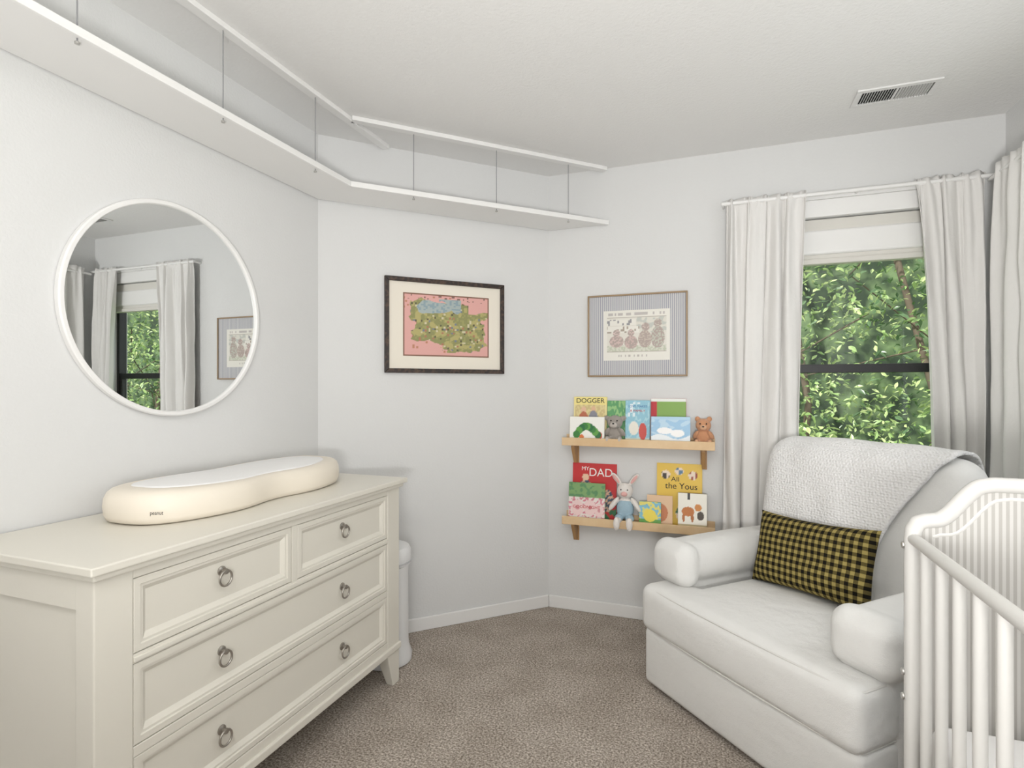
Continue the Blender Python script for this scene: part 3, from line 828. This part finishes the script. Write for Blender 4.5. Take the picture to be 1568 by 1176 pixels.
# ------------------------------------------------------------------ crib
gb = group('crib', (.80, .8, 0))
cx0, cx1, cy0, cy1 = .416, 1.071, .13, 1.47
def scallop():
    hw = (cx1-cx0)/2; xm = (cx0+cx1)/2; pts = []
    half = [(-hw, .02), (-hw, .90), (-hw+.002, .922), (-hw+.010, .937), (-hw+.024, .943), (-hw+.040, .945)]
    for i in range(1, 13):
        t = i/12; s = t*t*(3-2*t)
        half.append((-hw+.040+.092*t, .945+.082*s))
    half += [(-hw+.147, 1.030)]
    L = [(xm+a, z) for a, z in half]
    return L+[(2*xm-a, z) for a, z in L[::-1]]
sp = scallop()
for nm, y in (('end_far', cy1), ('end_near', cy0)):
    tube(nm+'_frame', [(x, y, z) for x, z in sp], .0165, M_crib, gb, res=8)
    inner = [(cx0+.012, .26)]+[(x+(.012 if x < .75 else -.012), z-.006) for x, z in sp[2:-2]]+[(cx1-.012, .26)]
    prism(nm+'_panel', inner, y-.006, y+.006, M_cribfab, gb, 0, axis='y')
    tube(nm+'_inner_moulding', [(x+(.026 if x < .75 else -.026), y, z-.028) for x, z in sp[3:-3]], .007, M_crib, gb, res=4)
    tube(nm+'_rail', [(cx0, y, .26), (cx1, y, .26)], .014, M_crib, gb)
for nm, x in (('side_left', cx0), ('side_right', cx1)):
    tube(nm+'_top', [(x, cy0, .902), (x, cy1, .902)], .013, M_crib, gb)
    tube(nm+'_bottom', [(x, cy0, .24), (x, cy1, .24)], .013, M_crib, gb)
    ns = 16
    for i in range(1, ns):
        y = cy0+(cy1-cy0)*i/ns
        tube('%s_slat_%d' % (nm, i), [(x, y, .24), (x, y, .90)], .0105, M_crib, gb, res=5)
for x in (cx0, cx1):
    for y in (cy0, cy1):
        lathe('foot', [(.018, 0), (.02, .03)], M_crib, gb, (x, y, 0), 20)
for (y, z) in ((cy1-.0, .60), (cy1-.0, .545), (cy1, .885)):
    lathe('bolt', [(.001, -.022), (.007, -.021), (.008, -.018), (.005, -.015)], M_metal, gb, (cx0, y, z), 16, 'x')
box('mattress_base', cx0+.016, cx1-.016, cy0+.02, cy1-.02, .37, .388, M_crib, gb, .002)
soft('crib_mattress', [(((cx0+cx1)/2, (cy0+cy1)/2, .452), ((cx1-cx0)/2-.02, (cy1-cy0)/2-.025, .062), .03)], M_padin)

# ------------------------------------------------------------------ added fill lights (unseen, behind the camera)
gl = group('added_ceiling_fill', (-.3, -.25, CEIL))  # invented fixture, out of view, added to even out the room light
lathe('base', [(.17, -.0005), (.17, -.02), (.16, -.025)], M_trim, gl, (-.3, -.25, CEIL), 48)
lm = bpy.data.materials.new('fill_diffuser'); lm.use_nodes = True
lm.node_tree.nodes['Principled BSDF'].inputs['Emission Color'].default_value = (1, .98, .95, 1); lm.node_tree.nodes['Principled BSDF'].inputs['Emission Strength'].default_value = 2
lathe('diffuser', [(.155, -.026), (.15, -.05), (.11, -.075), (.05, -.086), (.001, -.088)], lm, gl, (-.3, -.25, CEIL), 48)
def light(name, typ, loc, energy, size=.3, rot=(0, 0, 0), col=(1, 1, 1), parent=None):
    l = bpy.data.lights.new(name, typ); l.energy = energy; l.color = col
    if typ == 'AREA': l.shape = 'DISK'; l.size = size
    elif typ == 'POINT': l.shadow_soft_size = size
    o = bpy.data.objects.new(name, l); COL.objects.link(o); o.location = loc; o.rotation_euler = rot
    if parent: adopt(o, parent)
    return o
light('fill_light', 'AREA', (-.3, -.25, CEIL-.095), 10, .5, (0, 0, 0), (1, .99, .975), gl)
# invented uplight fill, out of view: open bowl washing the ceiling, tipped towards the window corner
LX, LY, LZ = .15, -.5, .98
gt = group('added_uplight_fill', (LX, LY, 0))
lathe('foot', [(.15, 0), (.15, .015), (.02, .03)], M_metal, gt, (LX, LY, .001), 32)
tube('stem', [(LX, LY, .02), (LX, LY, LZ-.12)], .012, M_metal, gt)
lathe('bowl', [(.03, LZ-.18), (.16, LZ-.15), (.25, LZ-.10), (.245, LZ-.10), (.15, LZ-.14)], M_trim, gt, (LX, LY, 0), 32)
d = Vector((.16, .62, 1)).normalized()
light('fill_light', 'AREA', (LX, LY, LZ), 59, .5, (-d).to_track_quat('Z', 'Y').to_euler(), (1, .995, .985), gt)

# ------------------------------------------------------------------ exterior: foliage, ground, sun, sky
def leafmat():
    m = bpy.data.materials.new('tree_leaves'); m.use_nodes = True; nt = m.node_tree; nt.nodes.remove(nt.nodes['Principled BSDF'])
    a = nt.nodes.new('ShaderNodeAttribute'); a.attribute_name = 'paint'
    d = nt.nodes.new('ShaderNodeBsdfPrincipled'); d.inputs['Roughness'].default_value = .35
    t = nt.nodes.new('ShaderNodeBsdfTranslucent'); x = nt.nodes.new('ShaderNodeMixShader'); x.inputs[0].default_value = .3
    nt.links.new(a.outputs['Color'], d.inputs['Base Color']); nt.links.new(a.outputs['Color'], t.inputs['Color'])
    nt.links.new(d.outputs[0], x.inputs[1]); nt.links.new(t.outputs[0], x.inputs[2]); nt.links.new(x.outputs[0], nt.nodes['Material Output'].inputs[0])
    return m
V, F, C = [], [], []
rnd = random.Random(11)
def scatter(n, xr, yr, zr, smin, smax):
    cnt = 0
    while cnt < n:
        x = rnd.uniform(*xr); y = rnd.uniform(*yr); z = rnd.uniform(*zr)
        nn = noise.noise(Vector((x*1.3, y*1.3, z*1.6)))+.5*noise.noise(Vector((x*3.2, y*3.2, z*3.6)))
        if nn < -.06 and rnd.random() < .9: continue
        cnt += 1
        s = rnd.uniform(smin, smax)
        R_ = Euler((rnd.uniform(-1.2, 1.2), rnd.uniform(-1, 1), rnd.uniform(0, 6.28))).to_matrix()
        b = len(V)
        for p in ((0, -1, 0), (.42, -.2, .12), (.30, .45, .08), (0, 1, -.1), (-.30, .45, .08), (-.42, -.2, .12)):
            V.append(Vector((x, y, z))+R_ @ (Vector(p)*s))
        F.append((b, b+1, b+2, b+3)); F.append((b, b+3, b+4, b+5))
        g_ = rnd.random()
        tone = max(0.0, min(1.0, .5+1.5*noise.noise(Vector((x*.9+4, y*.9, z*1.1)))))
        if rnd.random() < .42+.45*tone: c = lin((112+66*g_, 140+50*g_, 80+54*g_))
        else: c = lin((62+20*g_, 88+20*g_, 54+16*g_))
        C.extend([c]*6)
scatter(27000, (-1, 9.5), (5.8, 9.0), (-.8, 4.6), .026, .054)
scatter(5000, (-.5, 5), (5.0, 5.9), (-.8, .9), .03, .06)
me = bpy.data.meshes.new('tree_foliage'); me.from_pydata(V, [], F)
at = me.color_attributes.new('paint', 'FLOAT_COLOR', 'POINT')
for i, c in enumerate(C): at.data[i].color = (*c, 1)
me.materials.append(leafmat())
gt = group('trees', (3, 8, -.8))
o = bpy.data.objects.new('foliage', me); COL.objects.link(o); adopt(o, gt)
M_bark = mat('bark', (84, 74, 60), .9)
for i in range(10):
    x = -1.0+i*1.15+rnd.uniform(-.2, .2); y = rnd.uniform(7.6, 9.2)
    tube('trunk_%d' % i, [(x, y, -.9), (x+.15, y, 1), (x+rnd.uniform(-.4, .5), y+.1, 3), (x+rnd.uniform(-.8, .9), y, 5.6)], rnd.uniform(.03, .06), M_bark, gt)
    for q in range(3):
        zz = rnd.uniform(.3, 2.4)
        tube('branch_%d_%d' % (i, q), [(x+.1, y, zz), (x+rnd.uniform(-1, 1), y-.6, zz+.8), (x+rnd.uniform(-1.6, 1.6), y-1.0, zz+1.3)], .010, M_bark, gt)
M_hedge = mat('distant_woods', (34, 48, 32), 1, noisecol=(3.5, (104, 126, 84), .42, .8))
box('distant_treeline', -8, 18, 10.5, 10.7, -1, 8, M_hedge, None, 0)
M_grass = mat('lawn_grass', (60, 92, 44), 1, noisecol=(6, (110, 140, 70), .3, .7))
box('ground_outside', -12, 22, 3.4, 14, -1.0, -.9, M_grass, None, 0)

sun = bpy.data.lights.new('sun', 'SUN'); sun.energy = 9.0; sun.angle = math.radians(1); sun.color = (1, .98, .94)
so = bpy.data.objects.new('sun', sun); COL.objects.link(so)
so.rotation_euler = Vector((.35, .55, -.76)).to_track_quat('-Z', 'Y').to_euler()
w = bpy.data.worlds.new('sky'); sc.world = w; w.use_nodes = True
bg = w.node_tree.nodes['Background']; bg.inputs[0].default_value = (.95, .98, 1.0, 1); bg.inputs[1].default_value = 2.1

# ------------------------------------------------------------------ camera
cam = bpy.data.cameras.new('camera'); co = bpy.data.objects.new('camera', cam); COL.objects.link(co)
co.location = (0, 0, 1.239); co.rotation_euler = (math.radians(90), 0, math.radians(20.25))
cam.sensor_width = 36; cam.lens = 843/1568*36; cam.shift_y = 6/1568; cam.clip_start = .02
sc.camera = co
